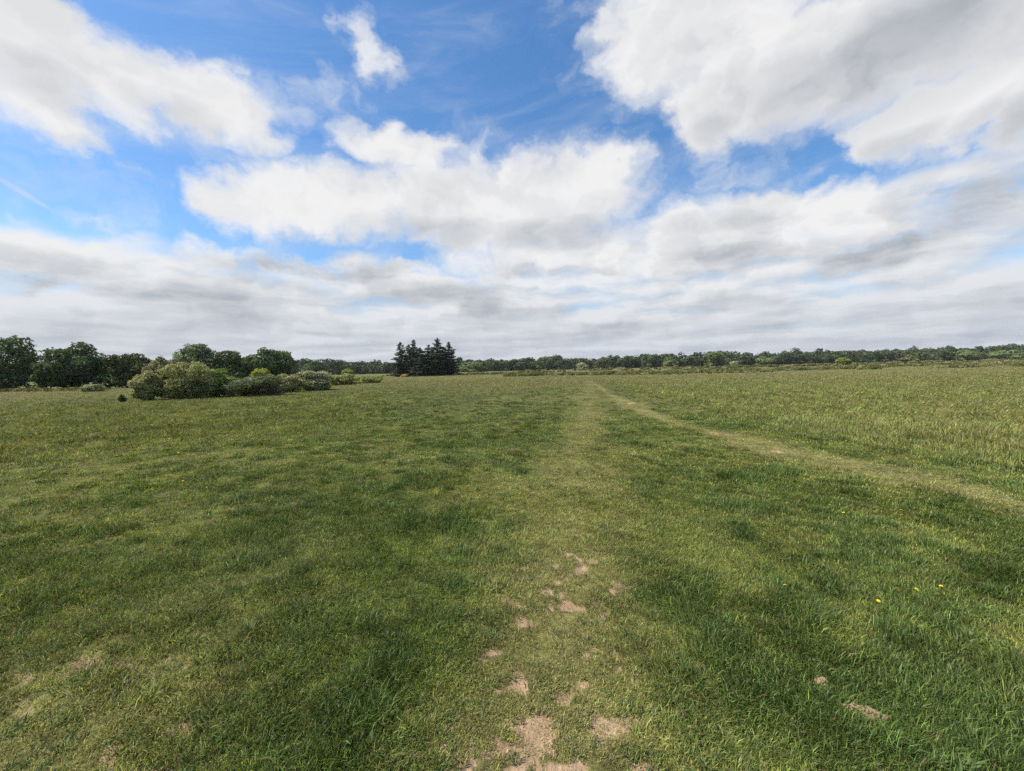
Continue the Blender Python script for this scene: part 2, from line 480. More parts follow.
def ground_material():
    mt, t, o = material('meadow_ground')
    g = t.nodes.new('ShaderNodeNewGeometry'); pos = N(g.outputs['Position'])
    turf = N(attr(t, 'tint').outputs['Color'])
    bare = N(attr(t, 'bare').outputs['Fac'])
    fine = noise(pos, 26.0, 5.0, .62); mid = noise(pos, 1.7, 5.0, .6); big = noise(N.vmath('MULTIPLY', pos, (1, .35, 1)), .12, 6.0, .62)
    sc = (fine.step(.25, .75, t0=.38, t1=1.45)) * mid.step(.25, .75, t0=.8, t1=1.2) * big.step(.25, .75, t0=.82, t1=1.18)
    tv = N.vmath('SCALE', turf); N.plug(tv.s.node, 3, sc)
    soil, sb = soil_mix(pos)
    fac = (bare + (noise(pos, 17.0, 5.0, .6) - .5) * .9 * (bare * (1.0 - bare) * 4.0).clamp())  .step(.20, .60)
    c = mix(fac, tv, soil)
    b = t.nodes.new('ShaderNodeBsdfPrincipled'); b.inputs['Roughness'].default_value = .95
    b.inputs['Specular IOR Level'].default_value = .15
    t.links.new(c.s, b.inputs['Base Color'])
    bp = t.nodes.new('ShaderNodeBump'); bp.inputs['Strength'].default_value = 1.0; bp.inputs['Distance'].default_value = .03
    hgt = fine * .6 + sb * .4
    t.links.new(hgt.s, bp.inputs['Height']); t.links.new(bp.outputs[0], b.inputs['Normal'])
    t.links.new(b.outputs[0], o.inputs[0])
    return mt
M_GROUND = ground_material()

# ------------------------------------------------------------------ ground: one sheet to the horizon
def grass_tint(F, rnd=None):
    """colour of the turf at a place (albedo), shared by the ground and the blades"""
    dark = np.array((.062, .098, .028)); green = np.array((.172, .212, .047)); yel = np.array((.270, .258, .078))
    l = F['lush'][:, None]; d = F['dry'][:, None]; t = F['tall'][:, None]
    c = green * (1 - l) + dark * l
    tone = sstep(F['n2'] * .35 + F['n1'] * .65, .38, .62)[:, None]
    c = c * (1 - .6 * (1 - l) * (1 - tone)) + yel * .6 * (1 - l) * (1 - tone)
    k = np.clip(d * .62 * (1 - .7 * l), 0, 1)
    c = c * (1 - k) + yel * k
    c = c * (1 - .40 * t) + np.array((.255, .245, .098)) * .40 * t
    f = F['far'][:, None]
    c = c * (1 - .5 * f) + np.array((.225, .205, .092)) * .5 * f
    w = F['trod'][:, None] * .55
    c = c * (1 - w) + np.array((.42, .35, .165)) * w
    return c * np.array((.90, .93, .74)) * (.86 + .30 * sstep(F['n6'], .38, .62))[:, None]
def build_ground():
    nr, na = 470, 640
    rr = np.concatenate([[0.12], np.geomspace(.25, 6000, nr - 1)])
    aa = np.linspace(0, 2 * np.pi, na, endpoint=False)
    Rr, Aa = np.meshgrid(rr, aa, indexing='ij')
    x = (Rr * np.sin(Aa)).ravel(); y = (Rr * np.cos(Aa)).ravel()
    z = gz(x, y)
    F = fields(x, y)
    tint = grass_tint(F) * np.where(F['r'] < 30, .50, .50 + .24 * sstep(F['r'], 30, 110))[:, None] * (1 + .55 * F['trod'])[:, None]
    tint = tint * .70 + np.array((.115, .092, .044)) * .30
    z = z - F['bare'] * .018
    v = np.stack([x, y, z], 1)
    v = np.vstack([v, [[0, 0, gz1(0, 0)]]])
    i = np.arange(nr - 1)[:, None] * na; j = np.arange(na)[None, :]; j2 = (j + 1) % na
    q = np.stack([i + j, i + na + j, i + na + j2, i + j2], -1).reshape(-1, 4)
    c0 = len(v) - 1
    cap = np.stack([np.full(na, c0), j[0], j2[0], np.full(na, c0)], -1)
    tint = np.vstack([tint, tint[:1]])
    me = mesh_np('meadow_ground', v, q[:, ::-1], tint, True)
    at = me.attributes.new('bare', 'FLOAT', 'POINT')
    at.data.foreach_set('value', np.append(F['bare'], 0).astype(np.float32))
    o = link('ground', me, M_GROUND)
    tag(o, kind='structure')
build_ground()

# ------------------------------------------------------------------ trees and shrubs
def tubes(paths, sides=6):
    """tapered limbs: list of (points, radii) -> one vertex and face array"""
    V, Fc, off = [], [], 0
    for pts, rad in paths:
        pts = np.asarray(pts, float); k = len(pts)
        for i in range(k):
            d = pts[min(i + 1, k - 1)] - pts[max(i - 1, 0)]
            d = d / (np.linalg.norm(d) + 1e-9)
            a = np.cross(d, (0.31, .95, .05)); a /= np.linalg.norm(a) + 1e-9
            b = np.cross(d, a)
            th = np.linspace(0, 2 * np.pi, sides, endpoint=False)
            V.append(pts[i] + rad[i] * (np.cos(th)[:, None] * a + np.sin(th)[:, None] * b))
        for i in range(k - 1):
            for s in range(sides):
                s2 = (s + 1) % sides
                Fc.append((off + i * sides + s, off + i * sides + s2, off + (i + 1) * sides + s2, off + (i + 1) * sides + s))
        off += k * sides
    return np.vstack(V), np.array(Fc)

def unit(n, rng):
    d = rng.normal(size=(n, 3))
    return d / np.linalg.norm(d, axis=1)[:, None]

def leaf_cards(p, nrm, size, colr, rng, flat=.35, aspect=.62):
    """folded leaf-shaped faces at points p, facing roughly nrm"""
    n = len(p)
    nn = nrm * (1 - flat) + unit(n, rng) * flat * 1.6
    nn /= np.linalg.norm(nn, axis=1)[:, None] + 1e-9
    t = np.cross(nn, unit(n, rng)); t /= np.linalg.norm(t, axis=1)[:, None] + 1e-9
    b = np.cross(nn, t)
    s = (size * rng.uniform(.55, 1.45, n))[:, None]
    f = rng.uniform(-.1, .4, n)[:, None]
    v = np.stack([p - t * s, p + b * s * aspect + nn * s * f, p + t * s, p - b * s * aspect + nn * s * f], 1).reshape(-1, 3)
    faces = np.arange(4 * n).reshape(n, 4)
    return v, faces, np.repeat(colr, 4, 0)

def lobes_for(W, H, base, rng, n=18, low=0.0, squash=1.0, tops=None):
    """sub-crowns filling an uneven rounded crown"""
    rx = W / 2; zc = base + (H - base) * .52; rz = (H - base) * .50
    L = [((0, 0, zc), (rx * .66, rx * .66, rz * .68))]
    for i in range(n):
        for _ in range(40):
            d = unit(1, rng)[0]
            if d[2] > -.8: break
        k = rng.uniform(.52, .84)
        s = rng.uniform(.20, .42)
        c = np.array((d[0] * rx * k, d[1] * rx * k, zc + d[2] * rz * k))
        L.append((tuple(c), (rx * s * 1.05, rx * s * 1.05, min(rz, rx) * s * .95)))
    for i in range(max(6, n // 2)):                 # skirt of low branches
        a = rng.uniform(0, 6.283); k = rng.uniform(.35, .74); s = rng.uniform(.22, .34)
        zz = max(base, .02 * H) + rng.uniform(.10, .26) * H
        L.append(((math.cos(a) * rx * k, math.sin(a) * rx * k, zz), (rx * s * 1.2, rx * s * 1.2, min(zz - base * .7, rx * s * 1.1))))
    return L

def crown_points(L, n, rng, zmin=.05, keep_under=.7, fuzz=.16):
    area = np.array([(r[0] * r[1]) ** .5 * r[2] + r[0] * r[1] for _, r in L]); cnt = (n * area / area.sum()).astype(int) + 4
    P, Nn, T = [], [], []
    for (c, r), k in zip(L, cnt):
        d = unit(k, rng)
        rad = 1 - np.abs(rng.normal(0, fuzz, k)) + rng.uniform(0, .10, k) * (rng.random(k) < .25)
        # small bays and tufts in each lobe
        w = 1 + .16 * np.sin(d[:, 0] * 5 + c[0]) * np.sin(d[:, 1] * 6 + c[1] * 2) + .12 * np.sin(d[:, 2] * 9 + c[2] * 3)
        p = np.array(c) + d * np.array(r) * (rad * w)[:, None]
        keep = (p[:, 2] > zmin) & ((d[:, 2] > -.35) | (rng.random(k) < keep_under))
        P.append(p[keep]); Nn.append(d[keep]); T.append(np.full(keep.sum(), rng.normal(0, 1)))
    P = np.vstack(P); Nn = np.vstack(Nn); T = np.concatenate(T)
    inside = np.zeros(len(P), bool)
    for c, r in L:
        inside |= (((P - np.array(c)) / (np.array(r) * .62)) ** 2).sum(1) < 1
    k = ~inside
    return P[k], Nn[k], T[k]

def tone(base, T, rng, n, lobe=.10, leaf=.28):
    base = np.asarray(base, float)
    c = np.tile(base, (n, 1)) * (1 + lobe * T[:, None]) * rng.uniform(1 - leaf, 1 + leaf, (n, 1))
    return np.clip(c, .004, .9)

def limb_paths(H, L, rng, r0, fork=.25, stems=1, W=1.0):
    paths = []
    for s in range(stems):
        a = rng.uniform(0, 6.28); off = 0 if stems == 1 else W * .07
        bx, by = math.cos(a) * off, math.sin(a) * off
        top = np.array((bx * 3 + rng.normal(0, .05) * H, by * 3 + rng.normal(0, .05) * H, H * .72))
        k = 6
        pts = [np.array((bx, by, -.08)) + (top - np.array((bx, by, 0))) * t + rng.normal(0, .012 * H, 3) * (0 < t < 1) for t in np.linspace(0, 1, k)]
        paths.append((pts, np.linspace(r0, r0 * .22, k) * np.r_[1.35, np.ones(k - 1)]))
        for c, r in L[1:: max(1, stems)]:
            if rng.random() < .8:
                st = pts[rng.integers(1, 4)]; e = np.array(c); mid = st * .5 + e * .5 + np.array((0, 0, .04 * H))
                paths.append(([st, mid, e], [r0 * .42, r0 * .25, r0 * .07]))
    return paths

def place(px, depth):
    """ground point at a bearing and a distance along the view"""
    d = ray(px, horizon(px))
    k = depth / d.y
    x, y = d.x * k, depth
    return x, y, gz1(x, y)

def tree(name, label, cat, px, depth, wpx, top_py, leaves, size, colr, seed, base=.12, lobes=18, group=None, blossom=None, mat=None,
         stems=1, r0=None, fuzz=.16, second=None, shape=None, airy=0.0, flat=.35):
    rng = np.random.default_rng(seed)
    x, y, z = place(px, depth)
    d0 = math.cos(ROLL)
    H = (horizon(px) - top_py) * depth / F_PX + CAM_Z - z
    W = wpx * depth / F_PX * max(.6, math.cos(math.atan2(x, y)) ** .6)
    root = empty(name, (x, y, z), 0)
    tag(root, label, cat, group)
    L = lobes_for(W, H, base * H, rng, lobes)
    if shape: L = L + [((a * W, b * W, c * H), (r * W, r * W, r2 * H)) for a, b, c, r, r2 in shape]
    mz = max((c[2] + r[2]) for c, r in L) 
    sc = H / mz
    L = [((c[0], c[1], c[2] * sc), (r[0], r[1], r[2] * sc)) for c, r in L]
    P, Nn, T = crown_points(L, int(leaves * 1.7), rng, fuzz=fuzz)
    if airy:                                            # holes through the crown
        h = np.sin(P[:, 0] * 2.1 / size * .12 + seed) * np.sin(P[:, 2] * 2.6 / size * .12) + .5 * np.sin(P[:, 1] * 3.1 / size * .12 + P[:, 0] * 2)
        k = h < 1.0 - airy; P, Nn, T = P[k], Nn[k], T[k]
    C = tone(np.array(colr) * (1.85 if cat == 'tree' else 2.2), T, rng, len(P))
    if second is not None:
        c2, share = second
        hx = sstep(fbm(P[:, 0] / (W * .2) + seed, P[:, 2] / (H * .3), seed, 3), .62 - share * .35, .72 - share * .35)[:, None]
        C = C * (1 - hx) + tone(c2, T, rng, len(P)) * hx
    v, f, c = leaf_cards(P, Nn, size * .95, C, rng, flat)
    link('crown' if cat == 'tree' else 'foliage', mesh_np('foliage', v, f, c), mat or M_LEAF, root)
    if blossom:
        cb, nb, zlo = blossom
        Pb, Nb, Tb = crown_points(L, int(nb * 1.6), rng, fuzz=.05)
        hb = fbm(Pb[:, 0] / (W * .14) + seed * 3, Pb[:, 2] / (H * .2), seed + 5, 3)
        k = (Nb[:, 2] > -.3) & (Pb[:, 2] > zlo * H) & (hb + (Pb[:, 2] / H - .5) * .35 > .36)
        Pb, Nb, Tb = Pb[k] + Nb[k] * size * .7, Nb[k], Tb[k]
        v, f, c = leaf_cards(Pb, Nb, size * .55, tone(cb, Tb, rng, len(Pb), .08, .2), rng, .35, .8)
        link('blossom', mesh_np('blossom', v, f, c), M_PETAL, root)
    tv, tf = tubes(limb_paths(H, L, rng, r0 or H * .022, stems=stems, W=W))
    link('trunk' if cat == 'tree' else 'stem', mesh_np('trunk', tv, tf, None, True), M_BARK, root)
    return root

def conifer(name, label, px, depth, wpx, top_py, seed, gaps=.15, group=None):
    rng = np.random.default_rng(seed)
    x, y, z = place(px, depth)
    H = (horizon(px) - top_py) * depth / F_PX + CAM_Z - z
    Rb = wpx * depth / F_PX / 2
    root = empty(name, (x, y, z)); tag(root, label, 'tree', group)
    P, Nn, paths = [], [], []
    lean = rng.normal(0, .012, 2)
    k = 8
    paths.append(([np.array((lean[0] * H * t, lean[1] * H * t, -.1 + (H * .97 + .1) * t)) for t in np.linspace(0, 1, k)], np.linspace(.20, .025, k)))
    lv = int(H / .42); side = rng.uniform(0, 6.28)
    for i in range(lv):
        t = (i + .8) / (lv + .6); zz = H * t
        rad = Rb * (min(1.0, ((1 - t) * 1.55) ** .62 + .03)) * rng.uniform(.55, 1.25)
        nb = 7 if t < .85 else 5
        for j in range(nb):
            if rng.random() < gaps: continue
            a = rng.uniform(0, 6.283)
            ln = rad * rng.uniform(.6, 1.15) * (1 + .15 * math.cos(a - side))
            ns = max(4, int(ln / .085))
            u = rng.random(ns * 5) ** .72; spread = .16 * ln + .08
            lat = rng.normal(0, spread * .5, ns * 5) * (.35 + .65 * u)
            dr = -.28 * u * ln + .22 * ln * u ** 2 + (.15 * ln * u if t > .8 else 0)
            px_ = np.cos(a) * ln * u - np.sin(a) * lat; py_ = np.sin(a) * ln * u + np.cos(a) * lat
            P.append(np.stack([px_ + lean[0] * zz, py_ + lean[1] * zz, zz + dr + rng.normal(0, .07, ns * 5)], 1))
            Nn.append(np.tile((math.cos(a) * .4, math.sin(a) * .4, .8), (ns * 5, 1)))
            if i % 3 == 0: paths.append(([(lean[0] * zz, lean[1] * zz, zz), (math.cos(a) * ln * .8, math.sin(a) * ln * .8, zz - .12 * ln)], [.03, .008]))
    tp = np.stack([np.full(40, lean[0] * H), np.full(40, lean[1] * H), rng.uniform(H * .93, H, 40)], 1) + rng.normal(0, .05, (40, 3))
    P.append(tp); Nn.append(np.tile((0, 0, 1.), (40, 1)))
    P = np.vstack(P); Nn = np.vstack(Nn)
    kk = P[:, 2] > .1
    P, Nn = P[kk], Nn[kk]
    C = tone((.066, .084, .048), np.full(len(P), rng.normal(0, .6)), rng, len(P), .1, .35)
    dead = rng.random(len(P)) < .05
    C[dead] = (.07, .055, .035)
    v, f, c = leaf_cards(P, Nn, .17, C, rng, .45, .4)
    link('crown', mesh_np('needles', v, f, c), M_NEEDLE, root)
    tv, tf = tubes(paths)
    link('trunk', mesh_np('trunk', tv, tf, None, True), M_BARK, root)
    return root

OAK = (.068, .092, .036); OAKD = (.055, .078, .034); OLIVE = (.090, .104, .040); YGREEN = (.15, .17, .035); GREY = (.085, .108, .054)
CREAM = (.46, .43, .22); CREAM2 = (.54, .50, .34)
# trees along the left
tree('broadleaf_tree', 'tall dark tree cut off by the left edge with gaps in its crown', 'tree', 2, 62, 74, 335.5, 9000, .20, OAKD, 101, .06, 22, airy=.05,
     shape=[(.30, 0, .84, .14, .12), (.05, 0, .88, .2, .12), (-.25, 0, .8, .2, .15), (.42, 0, .72, .08, .06)])
tree('broadleaf_tree', 'big dark domed tree second from the left edge', 'tree', 79, 64, 56, 343, 9000, .19, OAKD, 102, .06, 20, second=(GREY, .3), shape=[(.06, 0, .86, .17, .15), (-.1, 0, .70, .26, .2)])
tree('broadleaf_tree', 'low green tree leaning on the left shoulder of the big dark domed tree', 'tree', 50, 61, 32, 364, 4500, .18, (.045, .07, .02), 103, .04, 12)
tree('broadleaf_tree', 'flat topped green tree between the big domed tree and the flowering hawthorns', 'tree', 127, 66, 54, 353, 8000, .19, OAK, 104, .05, 20, second=(OLIVE, .3))
tree('broadleaf_tree', 'airy grey green tree rising behind the flowering hawthorn', 'tree', 197, 74, 48, 345, 7000, .20, GREY, 105, .10, 18, airy=.0, shape=[(0, 0, .82, .3, .15)])
tree('broadleaf_tree', 'olive tree between the airy grey green tree and the round dark oak', 'tree', 235, 75, 46, 350.5, 7000, .20, (.042, .058, .024), 106, .08, 18, airy=.0)
tree('broadleaf_tree', 'small pale tree squeezed in at the left side of the round dark oak', 'tree', 250, 78, 20, 356, 2600, .19, OLIVE, 107, .1, 10)
tree('oak_tree', 'round dense dark green oak at the right end of the left hand trees', 'tree', 273, 80, 42, 348.5, 9000, .20, OAKD, 108, .08, 20, fuzz=.1)
tree('hawthorn_tree', 'pinkish blossoming hawthorn standing behind the front bushes near the flat topped tree', 'tree', 161, 56, 32, 357, 4500, .15, OLIVE, 109, .1, 14, blossom=((.36, .29, .2), 2600, .35))
# bushes in front of them
BG = 'bushes in the clump at the edge of the meadow'
tree('hawthorn_bush', 'rounded hawthorn bush with cream blossom at the left end of the front clump', 'bush', 149, 27.3, 33, 372, 8000, .062, (.105, .120, .040), 111, .03, 18, BG, blossom=(CREAM, 7000, .25), stems=4, r0=.05)
tree('hawthorn_bush', 'tallest hawthorn bush heavy with cream blossom in the front clump', 'bush', 188, 28.6, 52, 362.5, 13000, .066, (.105, .118, .042), 112, .03, 22, BG, blossom=(CREAM, 13000, .22), stems=5, r0=.06)
tree('leafy_bush', 'fresh green bush without blossom at the right side of the tallest hawthorn', 'bush', 217, 30.5, 38, 369, 8000, .068, (.095, .130, .034), 113, .03, 16, BG, stems=4, r0=.05)
tree('leafy_bush', 'low spreading dark grey green bush in the middle of the front clump', 'bush', 257, 30, 60, 375.5, 12000, .068, (.080, .092, .048), 114, .02, 22, BG, stems=5, r0=.05, second=((.125, .125, .085), .3))
tree('leafy_bush', 'yellow green bush topping the low dark bush', 'bush', 264, 32.6, 30, 369, 6500, .07, (.165, .180, .042), 115, .05, 14, BG, stems=3, r0=.05)
tree('leafy_bush', 'yellowish bush between the low dark bush and the pale flowered one', 'bush', 289, 35, 28, 374, 5500, .075, (.130, .140, .055), 116, .04, 14, BG, blossom=(CREAM, 2200, .4), stems=3, r0=.05)
tree('hawthorn_bush', 'hawthorn bush with upright white flower sprays at the right end of the front clump', 'bush', 312, 37, 40, 371, 9000, .078, (.085, .10, .046), 117, .02, 20, BG, blossom=(CREAM2, 5500, .35), stems=4, r0=.05)
LG = 'low shrubs trailing off beyond the clump'
tree('low_shrub', 'olive shrub just beyond the white flowered hawthorn', 'shrub', 342, 54, 34, 374.3, 4500, .11, (.13, .14, .05), 121, .02, 14, LG, blossom=((.3, .28, .16), 700, .5), stems=3, r0=.04)
tree('low_shrub', 'last small olive shrub, farthest along the low row', 'shrub', 368, 62, 34, 376.3, 4000, .12, (.12, .135, .045), 122, .02, 14, LG, stems=3, r0=.04)
tree('low_shrub', 'shrub with thin upright shoots behind the white flowered hawthorn', 'shrub', 318, 50, 26, 372, 3500, .11, (.14, .14, .075), 123, .02, 12, LG, stems=3, r0=.04)
tree('low_shrub', 'pale rounded shrub on the grass below the big domed tree', 'shrub', 91, 50, 26, 384.5, 3500, .10, (.15, .155, .085), 124, .02, 12, None, stems=3, r0=.04)
tree('sapling', 'tiny dark sapling alone in the grass left of the hawthorns', 'sapling', 121, 26, 9, 394.5, 90, .085, (.025, .042, .014), 125, .1, 6, None, stems=2, r0=.012)
# conifers
CG = 'conifers in the dark clump'
for i, (px, tp, w, dd, lb) in enumerate([
        (401, 342.0, 17, 126, 'leftmost spruce of the dark clump'),
        (409, 344.5, 12, 130, 'thin spruce second from the left in the dark clump'),
        (414, 339.8, 13, 125, 'narrow pointed spruce third from the left in the dark clump'),
        (421, 347.5, 16, 122, 'shorter full spruce in front of the narrow pointed one'),
        (429, 344.8, 17, 126, 'broad spruce in the middle of the dark clump'),
        (438, 338.0, 19, 125, 'tallest spruce of the dark clump'),
        (449, 341.8, 16, 127, 'rightmost spruce of the dark clump'),
        (418, 348.5, 17, 131, 'back row spruce filling the gap right of the narrow pointed one'),
        (434, 348.0, 17, 132, 'back row spruce filling the gap left of the tallest one'),
        (444, 347.0, 15, 131, 'spruce half hidden behind the two right hand ones')]):
    conifer('spruce_tree', lb, px, dd, w * 1.25, tp, 200 + i, .02, CG)
tree('low_shrub', 'small orange brown shrub at the foot of the spruces', 'shrub', 404, 118, 9, 374.3, 500, .16, (.20, .13, .04), 131, .02, 6, None, stems=2, r0=.03)

# far wood: one mass, and the trees in front of it that stand out
def far_wood():
    rng = np.random.default_rng(7)
    V, Fc, Cc, off = [], [], [], 0
    T_V, T_F, toff = [], [], 0
    prof_x = [-80, 0, 240, 290, 340, 390, 460, 560, 650, 720, 800, 870, 950, 1020, 1100, 1250]
    prof_t = [362, 361, 359.5, 358.5, 359.5, 361, 359, 356.8, 355, 352.5, 351, 349.5, 347.5, 346, 344, 340]
    px = -60.0
    trees = []
    while px < 1180:
        for row in range(3):
            trees.append((px + rng.normal(0, 3), row))
        px += rng.uniform(5, 8.5)
    for px, row in trees:
        depth = 345 + row * 22 + rng.normal(0, 6) + (0 if px > 420 else (420 - px) * -.12)
        top = np.interp(px, prof_x, prof_t) + rng.normal(.5, .9) + (vnoise(np.array([px / 22.]), np.array([row * 3.]), 5)[0] - .5) * 3.2 + (1.6 if row == 0 else 0)
        x, y, z = place(px, depth)
        H = (horizon(px) - top) * depth / F_PX + CAM_Z
        W = rng.uniform(8, 15) if rng.random() < .7 else rng.uniform(15, 24)
        L = lobes_for(W, H, .03 * H, rng, 9)
        P, Nn, T = crown_points(L, 620, rng, fuzz=.1)
        base = [OAK, OAKD, (.066, .09, .036), (.082, .105, .04), (.05, .078, .034), (.09, .108, .045)][rng.integers(0, 6)]
        C = tone(np.array(base) * rng.uniform(.80, 1.12), T, rng, len(P), .1, .14)
        v, f, c = leaf_cards(P, Nn, .80, C, rng, .2, .75)
        V.append(v + np.array((x, y, 0))); Fc.append(f + off); Cc.append(c); off += len(v)
        tv, tf = tubes([([(x, y, -.2), (x + .2, y, H * .35), (x, y, H * .7)], [.35, .28, .1])], 5)
        T_V.append(tv); T_F.append(tf + toff); toff += len(tv)
    o = link('far_woods', mesh_np('far_woods', np.vstack(V), np.vstack(Fc), np.vstack(Cc)), M_LEAF)
    tag(o, 'long dark belt of broadleaf woodland along the whole horizon', 'woodland', kind='stuff')
    t = link('trunk', mesh_np('trunk', np.vstack(T_V), np.vstack(T_F), None, True), M_BARK, o)
    tag(t, kind='stuff')
far_wood()
WG = 'trees standing out before the far wood'
for i, (px, w, top, dd, cl, nm, lb) in enumerate([
        (843, 19, 357.3, 150, (.105, .125, .036), 'broadleaf_tree', 'bright yellow green dome shaped tree before the far wood on the right'),
        (910, 17, 355.0, 185, (.115, .12, .055), 'broadleaf_tree', 'olive brown rounded tree before the far wood, right of the yellow green one'),
        (948, 21, 346.0, 318, OAKD, 'oak_tree', 'dark round oak bulging above the far wood on the right'),
        (1012, 44, 343.8, 430, (.060, .080, .050), 'broadleaf_tree', 'highest dark hump of the far wood beside the right edge'),
        (1004, 34, 350.5, 300, (.10, .125, .045), 'broadleaf_tree', 'lighter green tree below the highest hump by the right edge'),
        (968, 24, 349.8, 300, (.09, .112, .045), 'broadleaf_tree', 'mid green tree just right of the dark round oak'),
        (670, 15, 360.0, 300, (.12, .145, .055), 'broadleaf_tree', 'pale green rounded tree low in front of the far wood mid right'),
        (717, 26, 350.5, 335, (.078, .10, .038), 'broadleaf_tree', 'slightly taller tree peaking above the far wood right of centre'),
        (650, 18, 353.8, 330, OAKD, 'broadleaf_tree', 'dark tree hump above the far wood left of the pale green rounded one'),
        (310, 20, 361.5, 250, (.055, .082, .03), 'broadleaf_tree', 'dark rounded tree right after the round oak, before the far wood'),
        (348, 12, 369.0, 220, (.17, .19, .05), 'broadleaf_tree', 'small yellow green tree before the far wood between oak and spruces'),
        (470, 26, 362.0, 300, (.09, .112, .045), 'broadleaf_tree', 'mid green tree immediately right of the spruce clump'),
        (582, 14, 363.0, 280, (.18, .18, .11), 'broadleaf_tree', 'pale grey green small tree at the foot of the far wood near the centre'),
        (735, 8, 361.3, 230, (.18, .19, .10), 'broadleaf_tree', 'pale slender bushy tree at the foot of the far wood right of centre'),
        (765, 22, 356.5, 300, (.09, .11, .045), 'broadleaf_tree', 'soft green tree in front of the far wood left of the yellow green dome')]):
    tree(nm, lb, 'tree', px, dd, w, top, 2200 if w < 16 else 2800, max(.2, .0021 * dd), cl, 300 + i, .03, 14, WG)

# low scrub in front of the wood: ground cover, nobody could count it
def scrub():
    rng = np.random.default_rng(17)
    V, Fc, Cc, off = [], [], [], 0
    strips = [  # column range, front and back distance, clumps, height, cover noise threshold
        (505, 612, 84, 96, 170, 1.0, .30), (612, 850, 80, 100, 420, .95, .46), (640, 840, 74, 80, 120, .7, .52), (840, 1060, 72, 130, 620, 1.1, .47), (845, 960, 84, 90, 90, .6, .5),
        (455, 520, 120, 150, 110, .9, .40), (520, 860, 150, 230, 360, 1.5, .48), (860, 1060, 150, 230, 240, 1.6, .44), (380, 460, 150, 210, 60, 1.2, .5),
        (0, 100, 52, 58, 90, .55, .40), (-40, 60, 54, 60, 70, .5, .3)]
    for a, b, d0, d1, n, h, th in strips:
        for _ in range(n):
            px = rng.uniform(a, b); dd = rng.uniform(d0, d1)
            x, y, z = place(px, dd)
            if fbm(np.array([x / 9]), np.array([y / 6]), 91, 3)[0] < th: continue
            hh = h * rng.uniform(.25, .85) * rng.uniform(.6, 1.1); w = max(hh, .4) * rng.uniform(.8, 1.9)
            L = [((rng.normal(0, w * .5), rng.normal(0, w * .5), hh * .5), (w * .6, w * .6, hh * .5)) for _ in range(3)]
            P, Nn, T = crown_points(L, 130, rng, .0, fuzz=.15)
            base = [(.16, .17, .055), (.20, .19, .08), (.13, .14, .05), (.24, .22, .11), (.10, .12, .045)][rng.integers(0, 5)]
            if px < 62 and a < 0: base = [(.12, .075, .042), (.15, .10, .055)][rng.integers(0, 2)]
            C = tone(base, T, rng, len(P), .12, .3)
            v, f, c = leaf_cards(P, Nn, max(.10, dd * .0016), C, rng, .4, .6)
            V.append(v + np.array((x, y, z))); Fc.append(f + off); Cc.append(c); off += len(v)
    o = link('scrub_vegetation', mesh_np('scrub', np.vstack(V), np.vstack(Fc), np.vstack(Cc)), M_LEAF)
    tag(o, 'low yellowish scrub and rough growth along the far side of the meadow', 'scrub', kind='stuff')
scrub()

